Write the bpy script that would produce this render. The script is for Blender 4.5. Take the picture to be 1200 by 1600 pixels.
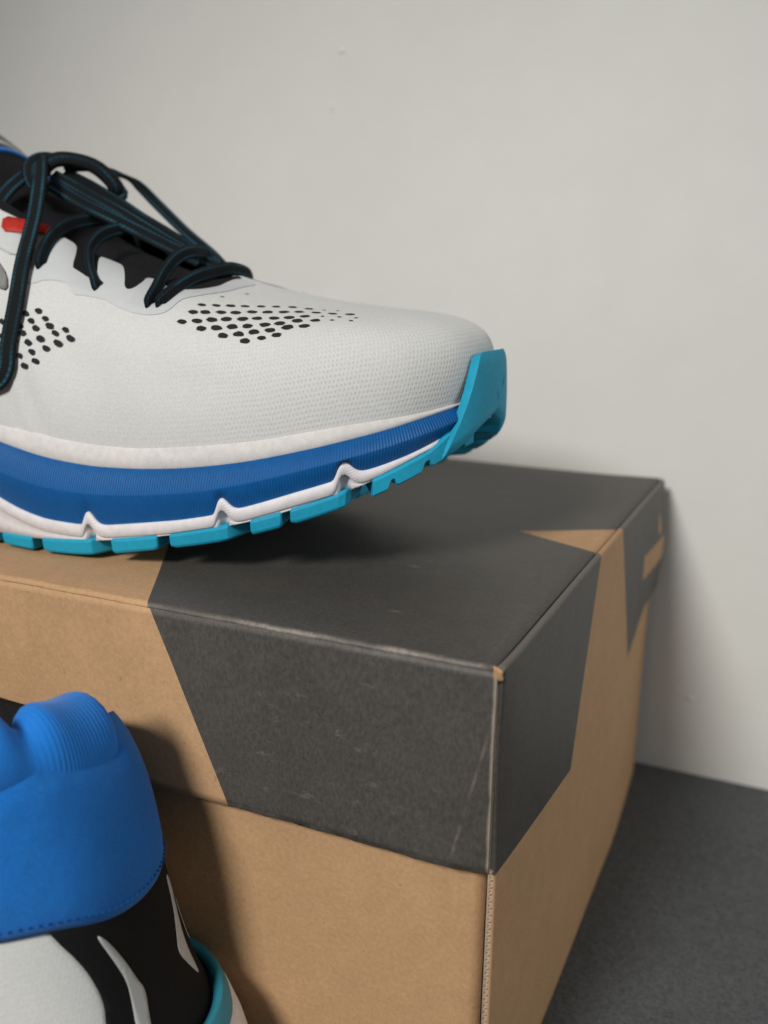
import bpy, bmesh, math, random
import numpy as np
from mathutils import Vector, Matrix
from mathutils.geometry import delaunay_2d_cdt

for o in list(bpy.data.objects):
    bpy.data.objects.remove(o)
S = bpy.context.scene
COL = S.collection
random.seed(4)

# ------------------------------------------------------------------ camera
YAW, PITCH, ROLL, FPX = -0.4222, 0.2405, -0.0154, 1491.4
CAM = Vector((0.0504, -0.1677, 0.0733))
f0 = Vector((math.sin(YAW), math.cos(YAW), 0)); r0 = Vector((math.cos(YAW), -math.sin(YAW), 0))
fw = math.cos(PITCH)*f0 + Vector((0, 0, -math.sin(PITCH)))
dn = fw.cross(r0)
rt = math.cos(ROLL)*r0 + math.sin(ROLL)*dn
dn = fw.cross(rt)
cd = bpy.data.cameras.new('camera'); cam = bpy.data.objects.new('camera', cd); COL.objects.link(cam)
M4 = Matrix(((rt.x, -dn.x, -fw.x, CAM.x), (rt.y, -dn.y, -fw.y, CAM.y), (rt.z, -dn.z, -fw.z, CAM.z), (0, 0, 0, 1)))
cam.matrix_world = M4
cd.sensor_fit = 'VERTICAL'; cd.sensor_height = 36; cd.lens = 36*FPX/1600
cd.clip_start = 0.005; cd.clip_end = 50
cd.dof.use_dof = True; cd.dof.focus_distance = 0.222; cd.dof.aperture_fstop = 11
S.camera = cam

# ------------------------------------------------------------------ room light
w = bpy.data.worlds.new('World'); S.world = w; w.use_nodes = True
bg = w.node_tree.nodes['Background']
bg.inputs[0].default_value = (1.0, 0.985, 0.955, 1); bg.inputs[1].default_value = 0.17

def area(name, loc, target, sx, sy, energy, col):
    l = bpy.data.lights.new(name, 'AREA'); l.shape = 'RECTANGLE'; l.size = sx; l.size_y = sy
    l.energy = energy; l.color = col
    o = bpy.data.objects.new(name, l); COL.objects.link(o); o.location = loc
    o.rotation_euler = (Vector(target)-Vector(loc)).to_track_quat('-Z', 'Y').to_euler()
    return o
sp = bpy.data.lights.new('window_light', 'SPOT'); sp.energy = 49; sp.color = (1, 0.985, 0.95)
sp.shadow_soft_size = 0.13; sp.spot_size = math.radians(48); sp.spot_blend = 1.0
so = bpy.data.objects.new('window_light', sp); COL.objects.link(so); so.location = (-0.17, -0.88, 0.62)
so.rotation_euler = (Vector((-0.07, 0.14, -0.09))-so.location).to_track_quat('-Z', 'Y').to_euler()
area('side_fill', (0.95, -0.04, 0.34), (0.0, 0.14, -0.02), 0.25, 0.40, 2.2, (0.95, 0.98, 1.0))  # added fill, brightens the box's right face and the wall beside it
S.view_settings.view_transform = 'Standard'; S.view_settings.look = 'None'
S.view_settings.exposure = 0; S.view_settings.gamma = 1
S.view_settings.use_curve_mapping = False

# ------------------------------------------------------------------ materials
class NT:
    """small node-building helper"""
    def __init__(s, name):
        s.m = bpy.data.materials.new(name); s.m.use_nodes = True
        s.t = s.m.node_tree; s.b = s.t.nodes['Principled BSDF']
    def n(s, ty, **kw):
        x = s.t.nodes.new(ty)
        for k, v in kw.items(): setattr(x, k, v)
        return x
    def put(s, sock, v):
        if isinstance(v, bpy.types.NodeSocket): s.t.links.new(v, sock)
        else: sock.default_value = v
    def math(s, op, a, b=0.0, c=0.0):
        x = s.n('ShaderNodeMath', operation=op)
        s.put(x.inputs[0], a); s.put(x.inputs[1], b); s.put(x.inputs[2], c)
        return x.outputs[0]
    def uv(s):
        x = s.n('ShaderNodeUVMap'); y = s.n('ShaderNodeSeparateXYZ')
        s.t.links.new(x.outputs[0], y.inputs[0]); return x.outputs[0], y.outputs[0], y.outputs[1]
    def obj(s):
        return s.n('ShaderNodeTexCoord').outputs['Object']
    def scale(s, vec, sc):
        x = s.n('ShaderNodeVectorMath', operation='MULTIPLY')
        s.put(x.inputs[0], vec); x.inputs[1].default_value = sc; return x.outputs[0]
    def noise(s, vec, scale, detail=3, rough=0.55):
        x = s.n('ShaderNodeTexNoise'); s.put(x.inputs['Vector'], vec)
        x.inputs['Scale'].default_value = scale; x.inputs['Detail'].default_value = detail
        x.inputs['Roughness'].default_value = rough
        return x.outputs[0]
    def ramp(s, fac, lo, hi, a=0.0, b=1.0, smooth=False):
        x = s.n('ShaderNodeMapRange'); x.interpolation_type = 'SMOOTHSTEP' if smooth else 'LINEAR'
        s.put(x.inputs[0], fac)
        for i, v in enumerate((lo, hi, a, b)): x.inputs[i+1].default_value = v
        return x.outputs[0]
    def mix(s, fac, a, b, mode='MIX'):
        x = s.n('ShaderNodeMix', data_type='RGBA', blend_type=mode)
        s.put(x.inputs[0], fac)
        s.put(x.inputs[6], (*a, 1) if isinstance(a, tuple) and len(a) == 3 else a)
        s.put(x.inputs[7], (*b, 1) if isinstance(b, tuple) and len(b) == 3 else b)
        return x.outputs[2]
    def mul(s, col, f):
        x = s.n('ShaderNodeVectorMath', operation='SCALE'); s.put(x.inputs[0], col); s.put(x.inputs[3], f)
        return x.outputs[0]
    def bump(s, h, strength=0.3, dist=0.0005, normal=None):
        x = s.n('ShaderNodeBump'); x.inputs['Strength'].default_value = strength
        x.inputs['Distance'].default_value = dist; s.put(x.inputs['Height'], h)
        if normal is not None: s.put(x.inputs['Normal'], normal)
        return x.outputs[0]
    def half(s, u, v, a, b):
        """1 on the left of the line a->b in (u,v)"""
        du, dv = b[0]-a[0], b[1]-a[1]
        e = s.math('SUBTRACT', s.math('MULTIPLY', s.math('SUBTRACT', v, a[1]), du),
                   s.math('MULTIPLY', s.math('SUBTRACT', u, a[0]), dv))
        return s.math('GREATER_THAN', e, 0.0)
    def AND(s, *a):
        r = a[0]
        for x in a[1:]: r = s.math('MINIMUM', r, x)
        return r
    def OR(s, *a):
        r = a[0]
        for x in a[1:]: r = s.math('MAXIMUM', r, x)
        return r
    def poly(s, u, v, pts):
        """convex polygon, counter-clockwise"""
        return s.AND(*[s.half(u, v, pts[i], pts[(i+1) % len(pts)]) for i in range(len(pts))])
    def out(s, color, rough=0.8, normal=None, spec=0.3, sheen=0.0):
        s.put(s.b.inputs['Base Color'], (*color, 1) if isinstance(color, tuple) and len(color) == 3 else color)
        s.put(s.b.inputs['Roughness'], rough)
        s.b.inputs['Specular IOR Level'].default_value = spec
        if sheen: s.b.inputs['Sheen Weight'].default_value = sheen; s.b.inputs['Sheen Roughness'].default_value = 0.5
        if normal is not None: s.put(s.b.inputs['Normal'], normal)
        return s.m

MAT = {}
def plain(name, col, rough=0.7, var=0.08, scale=300, bump=0.15, dist=0.0003, spec=0.3, sheen=0.0):
    k = NT(name); o = k.obj()
    n = k.noise(o, scale, 4); n2 = k.noise(o, scale*0.08, 2)
    f = k.math('ADD', k.ramp(n, 0.3, 0.7, 1-var, 1+var), k.ramp(n2, 0.3, 0.7, -var*0.6, var*0.6))
    MAT[name] = k.out(k.mul((*col,), f), rough, k.bump(n, bump, dist), spec, sheen)

# wall plaster
k = NT('wall_paint'); o = k.obj()
n1 = k.noise(o, 5, 3); n2 = k.noise(o, 60, 4); n3 = k.noise(o, 420, 3)
c = k.mul((0.69, 0.685, 0.648), k.math('ADD', k.ramp(n1, 0.3, 0.7, 0.96, 1.03), k.ramp(n2, 0.3, 0.7, -0.012, 0.012)))
nrm = k.bump(n3, 0.10, 0.0006); nrm = k.bump(n2, 0.14, 0.0016, nrm)
MAT['wall'] = k.out(c, 0.75, nrm, 0.25)
# dark table
k = NT('table_top'); o = k.obj()
n1 = k.noise(o, 700, 3, 0.7); n2 = k.noise(o, 1700, 2, 0.7); n3 = k.noise(o, 14, 3)
c = k.mul((0.073, 0.077, 0.080), k.math('ADD', k.math('ADD', k.ramp(n1, 0.32, 0.68, 0.76, 1.24), k.ramp(n2, 0.35, 0.65, -0.25, 0.25)), k.ramp(n3, 0.3, 0.7, -0.1, 0.1)))
MAT['table'] = k.out(c, 0.62, k.bump(n1, 0.35, 0.0004), 0.3)

KRAFT = (0.45, 0.270, 0.140); INK = (0.065, 0.058, 0.051)
def board(name, ink_fn=None, wear_fn=None, wear2_fn=None, kraft=KRAFT):
    k = NT(name); uvv, u, v = k.uv(); o = k.obj()
    fib = k.noise(k.scale(o, (1, 1, 1)), 900, 3, 0.7); blot = k.noise(o, 130, 4, 0.6); big = k.noise(o, 18, 3)
    specks = k.ramp(k.noise(o, 520, 2, 0.4), 0.70, 0.76, 0, 1)
    kf = k.math('ADD', k.math('ADD', k.ramp(fib, 0.3, 0.7, 0.90, 1.10), k.ramp(blot, 0.3, 0.7, -0.05, 0.05)), k.ramp(big, 0.3, 0.7, -0.05, 0.05))
    col = k.mul((*kraft,), kf)
    col = k.mix(k.math('MULTIPLY', specks, 0.35), col, (0.20, 0.11, 0.05))
    if ink_fn:
        ink = ink_fn(k, u, v)
        grain = k.noise(k.scale(o, (1.0, 1.0, 0.6)), 1300, 3, 0.75)
        f = k.math('ADD', k.math('ADD', k.ramp(grain, 0.3, 0.7, 0.72, 1.28), k.ramp(blot, 0.3, 0.7, -0.07, 0.08)), k.ramp(big, 0.3, 0.7, -0.12, 0.12))
        ic = k.mul((*INK,), f)
        # scuffs where the print has been rubbed
        s1 = k.ramp(k.noise(k.scale(o, (0.55, 1.6, 1.2)), 210, 5, 0.75), 0.60, 0.76, 0, 0.55)
        s1 = k.math('MULTIPLY', s1, k.ramp(k.noise(o, 28, 2), 0.44, 0.60, 0, 1))
        ic = k.mix(s1, ic, (0.22, 0.20, 0.18))
        if wear_fn:
            ic = k.mix(wear_fn(k, u, v, blot, fib), ic, (0.36, 0.31, 0.265))
        col = k.mix(ink, col, ic)
    h = k.math('ADD', fib, k.math('MULTIPLY', blot, 0.6))
    rg = k.math('SUBTRACT', 0.74, k.math('MULTIPLY', ink, 0.22)) if ink_fn else 0.74
    MAT[name] = k.out(col, rg, k.bump(h, 0.22, 0.00035), 0.34)

LN0, LN1 = (-0.0843, 0.0), (-0.1028, 0.0305)
def lid_ink(k, u, v):
    right = k.half(u, v, LN1, LN0)
    wedge = k.poly(u, v, [(-0.0272, 0.1055), (0.004, 0.0868), (0.004, 0.1195)])
    return k.math('SUBTRACT', right, wedge)
def flap_ink(k, u, v):
    return k.half(u, v, (-0.0843, 0.0), (-0.0633, -0.0455))
def side_ink(k, u, v):
    a = k.poly(u, v, [(-0.01, 0.004), (0.0002, -0.0460), (0.010, -0.0468), (0.068, -0.0552), (0.0892, 0.004)])
    a = k.poly(u, v, [(-0.01, 0.01), (-0.01, -0.0452), (0.068, -0.0555), (0.0905, 0.0), (0.0905, 0.01)])
    b = k.poly(u, v, [(0.1185, 0.004), (0.1495, -0.0535), (0.215, -0.0415), (0.215, 0.004)])
    # wordmark, too blurred to read: a kraft bar of five blocks with a small mark above it
    logo = None
    for i in range(5):
        y0 = 0.1665 + i*0.0073
        p = k.poly(u, v, [(y0+0.0003, -0.0300), (y0+0.0069, -0.0304), (y0+0.0069, -0.0214), (y0+0.0003, -0.0210)])
        logo = p if logo is None else k.OR(logo, p)
    logo = k.OR(logo, k.poly(u, v, [(0.1905, -0.0185), (0.1955, -0.0188), (0.1930, -0.0115), (0.1905, -0.0115)]))
    return k.math('MINIMUM', k.OR(a, b), k.math('SUBTRACT', 1.0, logo))
def lid_wear(k, u, v, blot, fib):
    # rubbed fold along the front edge of the lid
    d = k.math('ADD', v, k.math('MULTIPLY', k.math('SUBTRACT', blot, 0.5), 0.0022))
    return k.math('MULTIPLY', k.math('MULTIPLY', k.ramp(d, 0.0002, 0.0009, 0.62, 0.0), k.ramp(fib, 0.3, 0.6, 0.4, 1.0)), k.ramp(k.noise(k.obj(), 60, 3), 0.38, 0.58, 0.25, 1.0))
def flap_wear(k, u, v, blot, fib):
    top = k.ramp(k.math('ADD', k.math('MULTIPLY', v, -1), k.math('MULTIPLY', k.math('SUBTRACT', blot, 0.5), 0.0016)), 0.0009, 0.0018, 0.22, 0)
    end = k.ramp(k.math('ADD', u, k.math('MULTIPLY', k.math('SUBTRACT', blot, 0.5), 0.0012)), -0.0009, -0.0003, 0, 0.8)
    low = k.ramp(k.math('ADD', k.math('MULTIPLY', v, -1), k.math('MULTIPLY', k.math('SUBTRACT', blot, 0.5), 0.0025)), 0.0453, 0.0464, 0, 0.35)
    # the crease near the corner
    cu = k.math('ADD', u, k.math('MULTIPLY', v, -0.235))
    cr = k.ramp(k.math('ABSOLUTE', k.math('SUBTRACT', cu, 0.0022)), 0.0, 0.0005, 0.24, 0)
    cr = k.math('MULTIPLY', cr, k.ramp(blot, 0.42, 0.6, 0, 1))
    cr = k.math('MULTIPLY', cr, k.ramp(v, -0.012, -0.006, 1, 0))
    return k.OR(top, end, low, cr)
board('lid_board', lid_ink, lid_wear)
board('flap_board', flap_ink, flap_wear)
def side_wear(k, u, v, blot, fib):
    t = k.ramp(k.math('ADD', k.math('MULTIPLY', v, -1), k.math('MULTIPLY', k.math('SUBTRACT', blot, 0.5), 0.0014)), 0.0009, 0.0016, 0.22, 0)
    return t
board('side_board', side_ink, side_wear)
board('kraft_board')
board('kraft_edge', kraft=(0.40, 0.30, 0.215))

# shoe materials
k = NT('knit_mesh'); uvv, u, v = k.uv(); o = k.obj()
sx = k.n('ShaderNodeSeparateXYZ'); k.put(sx.inputs[0], o)
big = k.noise(o, 45, 3); fine = k.noise(o, 1500, 2); warp = k.noise(o, 160, 2)
pu, pv = 0.00098, 0.00125
vw = k.math('ADD', v, k.math('MULTIPLY', warp, 0.0009)); uw = k.math('ADD', u, k.math('MULTIPLY', warp, 0.0006))
row = k.math('FLOOR', k.math('DIVIDE', vw, pv))
uu = k.math('ADD', k.math('DIVIDE', uw, pu), k.math('MULTIPLY', k.math('MODULO', row, 2.0), 0.5))
lx = k.math('SUBTRACT', k.math('FRACT', uu), 0.5); ly = k.math('SUBTRACT', k.math('FRACT', k.math('DIVIDE', vw, pv)), 0.5)
dd = k.math('SQRT', k.math('ADD', k.math('MULTIPLY', k.math('MULTIPLY', lx, lx), 2.0), k.math('MULTIPLY', ly, ly)))
pit = k.ramp(dd, 0.10, 0.45, 1, 0, True)
toe = k.ramp(k.math('ADD', sx.outputs[0], k.math('MULTIPLY', k.math('SUBTRACT', big, 0.5), 0.05)), 0.055, 0.105, 0.25, 1.0, True)
pit = k.math('MULTIPLY', pit, toe)
rib = k.math('SINE', k.math('MULTIPLY', k.math('ADD', uw, k.math('MULTIPLY', vw, 2.1)), 2*math.pi/0.0013))
rib = k.math('MULTIPLY', rib, k.math('SUBTRACT', 1.05, toe))
pitc = k.math('MULTIPLY', pit, k.ramp(big, 0.35, 0.62, 0.10, 0.34))
c = k.mul((0.575, 0.575, 0.56), k.math('ADD', k.math('ADD', k.ramp(fine, 0.3, 0.7, 0.95, 1.05), k.ramp(big, 0.3, 0.7, -0.025, 0.025)), k.math('MULTIPLY', rib, 0.012)))
c = k.mix(pitc, c, (0.33, 0.325, 0.315))
h = k.math('ADD', k.math('SUBTRACT', k.math('MULTIPLY', fine, 0.35), pit), k.math('MULTIPLY', rib, 0.22))
MAT['knit'] = k.out(c, 0.85, k.bump(h, 0.40, 0.00020), 0.2, 0.15)

def ribbed(name, col, pitch, slant, strength, rough=0.5, spec=0.4, dist=0.0002):
    k = NT(name); uvv, u, v = k.uv(); o = k.obj()
    a = k.math('MULTIPLY', k.math('ADD', u, k.math('MULTIPLY', v, slant)), 2*math.pi/pitch)
    s = k.math('SINE', a); n = k.noise(o, 500, 3); n2 = k.noise(o, 30, 2)
    f = k.math('ADD', k.math('ADD', k.ramp(n, 0.3, 0.7, 0.93, 1.07), k.ramp(n2, 0.3, 0.7, -0.05, 0.05)), k.math('MULTIPLY', s, 0.05))
    h = k.math('ADD', k.math('MULTIPLY', s, 0.5), k.math('MULTIPLY', n, 0.25))
    MAT[name] = k.out(k.mul((*col,), f), rough, k.bump(h, strength, dist), spec)
ribbed('foam_blue', (0.002, 0.084, 0.275), 0.00072, 0.0, 0.7, 0.5, 0.25)
ribbed('foam_white', (0.66, 0.63, 0.64), 0.00062, 0.8, 0.22, 0.5, 0.4)
ribbed('foxing', (0.60, 0.575, 0.555), 0.0006, -0.6, 0.25, 0.7, 0.3)
k = NT('collar_rib'); uvv, u, v = k.uv(); o = k.obj()
sn = k.math('MULTIPLY', k.math('SINE', k.math('MULTIPLY', u, 2*math.pi/0.00095)), k.ramp(k.math('ABSOLUTE', u), 0.008, 0.013, 1, 0, True))
n = k.noise(o, 1500, 3); n2 = k.noise(o, 40, 2)
f = k.math('ADD', k.math('ADD', k.ramp(n, 0.3, 0.7, 0.93, 1.07), k.ramp(n2, 0.3, 0.7, -0.05, 0.05)), k.math('MULTIPLY', sn, 0.04))
MAT['collar_rib'] = k.out(k.mul((0.008, 0.165, 0.56), f), 0.8, k.bump(k.math('ADD', k.math('MULTIPLY', sn, 0.5), k.math('MULTIPLY', n, 0.3)), 0.30, 0.0003), 0.2, 0.15)
plain('rubber', (0.010, 0.295, 0.455), 0.62, 0.07, 700, 0.2, 0.0002)
plain('rubber_shaded', (0.006, 0.10, 0.17), 0.8, 0.05, 500)  # same teal rubber, darkened to put the shade between lugs into the colour
plain('heel_teal', (0.03, 0.22, 0.30), 0.45, 0.05, 500, 0.1)
plain('film', (0.52, 0.535, 0.54), 0.45, 0.02, 300, 0.05, 0.0002, 0.4)
plain('tongue_black', (0.010, 0.010, 0.012), 0.9, 0.2, 900, 0.5, 0.0003, 0.15)
plain('lining_black', (0.012, 0.012, 0.013), 0.95, 0.3, 1500, 0.7, 0.0004, 0.1)
plain('heel_black', (0.006, 0.006, 0.0065), 0.85, 0.15, 900, 0.25, 0.0002, 0.2)
k = NT('heel_blue'); uvv, u, v = k.uv(); o = k.obj()
n = k.noise(o, 1600, 3); n2 = k.noise(o, 55, 3)
tw = k.math('SINE', k.math('MULTIPLY', k.math('ADD', u, k.math('MULTIPLY', v, 0.7)), 2*math.pi/0.00055))
tw2 = k.math('SINE', k.math('MULTIPLY', k.math('SUBTRACT', u, k.math('MULTIPLY', v, 1.3)), 2*math.pi/0.0006))
tx = k.math('MULTIPLY', tw, tw2)
f = k.math('ADD', k.math('ADD', k.ramp(n, 0.3, 0.7, 0.88, 1.12), k.ramp(n2, 0.3, 0.7, -0.07, 0.07)), k.math('MULTIPLY', tx, 0.06))
nr = k.bump(k.math('ADD', k.math('MULTIPLY', tx, 0.5), k.math('MULTIPLY', n, 0.4)), 0.5, 0.0002)
nr = k.bump(n2, 0.35, 0.0030, nr)
MAT['heel_blue'] = k.out(k.mul((0.006, 0.135, 0.46), f), 0.85, nr, 0.2, 0.12)
plain('reflective', (0.42, 0.43, 0.42), 0.4, 0.04, 800, 0.1)
plain('red', (0.42, 0.022, 0.012), 0.6, 0.05)
plain('grey_trim', (0.20, 0.20, 0.19), 0.8, 0.15, 700, 0.3)
plain('hole', (0.016, 0.017, 0.018), 0.95, 0.1)
plain('thread', (0.006, 0.085, 0.30), 0.8, 0.1)
# lace: black flat braid with two teal lines of thread
k = NT('lace'); uvv, u, v = k.uv()
st = k.OR(k.ramp(k.math('ABSOLUTE', k.math('SUBTRACT', v, 0.30)), 0.05, 0.10, 1, 0), k.ramp(k.math('ABSOLUTE', k.math('ADD', v, 0.30)), 0.05, 0.10, 1, 0))
dash = k.math('SINE', k.math('MULTIPLY', u, 2*math.pi/0.0014))
weave = k.math('MULTIPLY', k.math('SINE', k.math('MULTIPLY', k.math('ADD', u, k.math('MULTIPLY', k.math('ABSOLUTE', v), 0.002)), 2*math.pi/0.0009)), k.math('SINE', k.math('MULTIPLY', v, 30.0)))
st = k.math('MULTIPLY', st, k.ramp(dash, -0.8, 0.3, 0.5, 1.0))
edge = k.ramp(k.math('ABSOLUTE', v), 0.42, 0.5, 0, 1)
st = k.math('MULTIPLY', st, k.ramp(k.noise(k.obj(), 70, 2), 0.40, 0.62, 0.25, 1.0))
c = k.mix(st, (0.0042, 0.0062, 0.0078), (0.016, 0.078, 0.115))
MAT['lace'] = k.out(c, 0.8, k.bump(k.math('ADD', weave, k.math('MULTIPLY', st, 1.2)), 0.5, 0.0002), 0.2)

# ------------------------------------------------------------------ object helpers
def link(name, me, mat, parent=None, smooth=True):
    o = bpy.data.objects.new(name, me); COL.objects.link(o)
    if mat is not None: me.materials.append(MAT[mat])
    if smooth: me.polygons.foreach_set('use_smooth', [True]*len(me.polygons))
    if parent is not None: o.parent = parent
    return o
def mesh(name, V, F, UV=None):
    me = bpy.data.meshes.new(name); me.from_pydata([tuple(map(float, p)) for p in V], [], F)
    if UV is not None:
        l = me.uv_layers.new(name='UVMap')
        for i, lp in enumerate(me.loops): l.data[i].uv = UV[lp.vertex_index]
    me.update(); return me
def grid_faces(nu, nv, closed=False):
    F = []
    for i in range(nu if closed else nu-1):
        a = i*nv; b = ((i+1) % nu)*nv
        for j in range(nv-1): F.append((a+j, b+j, b+j+1, a+j+1))
    return F
def thing(name, loc, label, cat, group=None):
    o = bpy.data.objects.new(name, None); COL.objects.link(o); o.location = loc
    o.empty_display_size = 0.02
    o['label'] = label; o['category'] = cat
    if group: o['group'] = group
    return o
def fix_normals(me):
    bm = bmesh.new(); bm.from_mesh(me); bmesh.ops.recalc_face_normals(bm, faces=bm.faces); bm.to_mesh(me); bm.free()
def solid(o, th, off=-1):
    m = o.modifiers.new('thickness', 'SOLIDIFY'); m.thickness = th; m.offset = off; m.use_even_offset = True
    return o
def bevel(o, wd, seg=2):
    m = o.modifiers.new('bevel', 'BEVEL'); m.width = wd; m.segments = seg; m.limit_method = 'ANGLE'; m.angle_limit = math.radians(40)
    return o

# ------------------------------------------------------------------ setting
H = 0.125; W = 0.205; L = 0.335
V = [(-1.6, 0.2088, -0.6), (1.6, 0.2195, -0.6), (1.6, 0.2195, 1.8), (-1.6, 0.2088-0.0, 1.8)]
wall = link('wall', mesh('wall', V, [(0, 1, 2, 3)]), 'wall', None, False); wall['kind'] = 'structure'
for i, (x, z, rx, rz) in enumerate([(-0.143, 0.1638, 0.0016, 0.0010), (-0.1473, 0.1422, 0.0007, 0.0012), (0.0175, -0.0919, 0.0016, 0.0008), (0.012, -0.0885, 0.0007, 0.0004)]):
    # small bumps of filler left in the paint
    bm = bmesh.new(); bmesh.ops.create_uvsphere(bm, u_segments=14, v_segments=8, radius=1)
    for q in bm.verts:
        q.co = Vector((q.co.x*rx*(1+0.3*math.sin(5*q.co.z)), q.co.y*0.00045, q.co.z*rz*(1+0.3*math.sin(4*q.co.x+1))))
    me = bpy.data.meshes.new('paint_blemish'); bm.to_mesh(me); bm.free()
    o = link('paint_blemish', me, 'wall', wall); o.location = (x, 0.2142+x*0.0033-0.0001, z)
bm = bmesh.new(); bmesh.ops.create_cube(bm, size=1)
for q in bm.verts: q.co = Vector((q.co.x*3.0, -0.9+(q.co.y+0.5)*1.15, -H-0.03+(q.co.z+0.5)*0.03))
for q in bm.verts:
    if q.co.y > 0: q.co.y = 0.2141+q.co.x*0.0033-0.0006
me = bpy.data.meshes.new('tabletop'); bm.to_mesh(me); bm.free()
table = link('tabletop', me, 'table', None, False); table['kind'] = 'structure'

# ------------------------------------------------------------------ shoe box
BX = Vector((-L/2, W/2, -H))
box = thing('shoe_box', BX, 'closed kraft cardboard shoe box with black printed corners, under the running shoe', 'box')
def bmesh_part(name, V, F, UV, mat, parent=box, smooth=True, base=BX):
    me = mesh(name, [Vector(p)-base for p in V], F, UV); return link(name, me, mat, parent, smooth)

TH = 0.0016
SX = 0.0012
def side_x(y, z):
    b = 0.0024*math.exp(-((y-0.20)/0.032)**2)*math.exp(-((z+0.024)/0.020)**2)
    bend = -max(0, y-0.1515)*0.045
    gr = -0.0005*math.exp(-((y-0.1515)/0.0011)**2) if z < -0.052 else 0
    front = 0.0008*math.exp(-(y/0.006)**2)*math.exp(-((z+0.02)/0.02)**2)
    return SX+b+bend*(1 if z < -0.045 else 0.25)+gr-front+0.00006*math.sin(y*70+z*30)
# lid: top board with a rounded front fold
prof = [(W-0.0005, 0.0)] + [(W-0.0005-(W-0.003)*i/24, 0.0) for i in range(1, 24)]
R_ = 0.0013
prof += [(R_, 0.0)] + [(R_-R_*math.sin(a), -R_+R_*math.cos(a)) for a in [math.radians(x) for x in (15, 30, 45, 60, 75, 90)]]
NX = 90
def lid_z(x, y):
    # a slight sag and handling waves of the board
    e = min(1, max(0, (-x)/0.02))*min(1, max(0, y/0.02))
    return e*(-0.0004+0.00025*math.sin(x*38)+0.0002*math.sin(y*45+x*20))
V, UV, F = [], [], []
for i in range(NX):
    for (y, z) in prof:
        x = -L+(L-0.0006+max(0, side_x(max(y, 0.01), -0.0016)-SX))*i/(NX-1)
        wob = 0.00006*math.sin(x*310+1)+0.00004*math.sin(x*790)
        V.append((x, y+(wob if y < 0.002 else 0), z+lid_z(x, y)+(wob*0.6 if y < 0.002 else 0))); UV.append((x, max(y, 0)))
F = grid_faces(NX, len(prof))
o = bmesh_part('lid', V, F, UV, 'lid_board'); fix_normals(o.data)
if o.data.polygons[5].normal.z < 0: o.data.flip_normals()
solid(o, TH); lid = o

# front flap of the lid, bent at the right-hand corner
V, UV = [], []; NXf, NZf = 150, 26
for i in range(NXf):
    s = i/(NXf-1); x = -L+(L-0.0002)*(1-(1-s)**1.6)
    for j in range(NZf):
        z = -R_-(0.0462-R_)*j/(NZf-1)
        y = -0.0010*(j/(NZf-1))+0.0003*math.sin(x*60+z*40)*(j/(NZf-1))
        wob = 0.00006*math.sin(x*310+1)+0.00004*math.sin(x*790)
        y += wob*(1-j/(NZf-1))
        cu = x-0.235*z-0.0022
        if cu > 0 and z < -0.010: y += min(1, (-0.010-z)/0.015)*cu*0.17
        # dog-eared lower corner
        zz = z
        if j == NZf-1: zz += 0.00008*math.sin(x*500)+0.00010*math.sin(x*1370+2)
        if x > -0.0035 and z < -0.043: zz += 0.00012*((x+0.0035)/0.0035)
        V.append((x, y, zz)); UV.append((x, z))
F = grid_faces(NXf, NZf)
o = bmesh_part('front_flap', V, F, UV, 'flap_board', lid)
if o.data.polygons[5].normal.y > 0: o.data.flip_normals()
solid(o, 0.0013)

# right-hand side panel, skin of the outer liner on a core, fluted edge in view at the front
ys = [0.0008+(W-0.0008)*i/89 for i in range(90)]
zs = [-H+(H-0.0016)*j/59 for j in range(60)]
V, UV = [], []
for y in ys:
    for z in zs: V.append((side_x(y, z), y, z)); UV.append((y, z))
    x0 = side_x(y, zs[-1])
    for a in (20, 40, 60, 80, 90):      # rounded top
        a = math.radians(a)
        V.append((x0-0.0011+0.0011*math.cos(a), y, -0.0016+0.0013*math.sin(a))); UV.append((y, -0.0016+0.0013*math.sin(a)))
    for q in (0.0016, 0.0030): V.append((x0-q, y, -0.00045-(q-0.0011)*0.5)); UV.append((y, -0.0001))
F = grid_faces(len(ys), len(zs)+7)
o = bmesh_part('side_panel', V, F, UV, 'side_board'); side = o
if o.data.polygons[5].normal.x < 0: o.data.flip_normals()
solid(o, 0.00032)
# inner liner
V, UV = [], []
for y in ys:
    for z in (-H, -0.004): V.append((SX-0.0015-max(0, y-0.1515)*0.045, y+0.0002, z)); UV.append((y, z))
o = bmesh_part('inner_liner', V, grid_faces(len(ys), 2), UV, 'kraft_edge', side); solid(o, 0.0003, 0)
# fluting ribbon between the liners
V, UV = [], []; n = 78*8
for i in range(n):
    z = -H+(H-0.0462)*i/(n-1); ph = 2*math.pi*z/0.00165
    x = SX-0.00090+0.00043*max(-1, min(1, 1.2*math.sin(ph)))
    for y in (0.0009, 0.010): V.append((x, y, z)); UV.append((z, y))
o = bmesh_part('fluting', V, grid_faces(n, 2), UV, 'kraft_edge', side); solid(o, 0.00017, 0)

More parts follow.
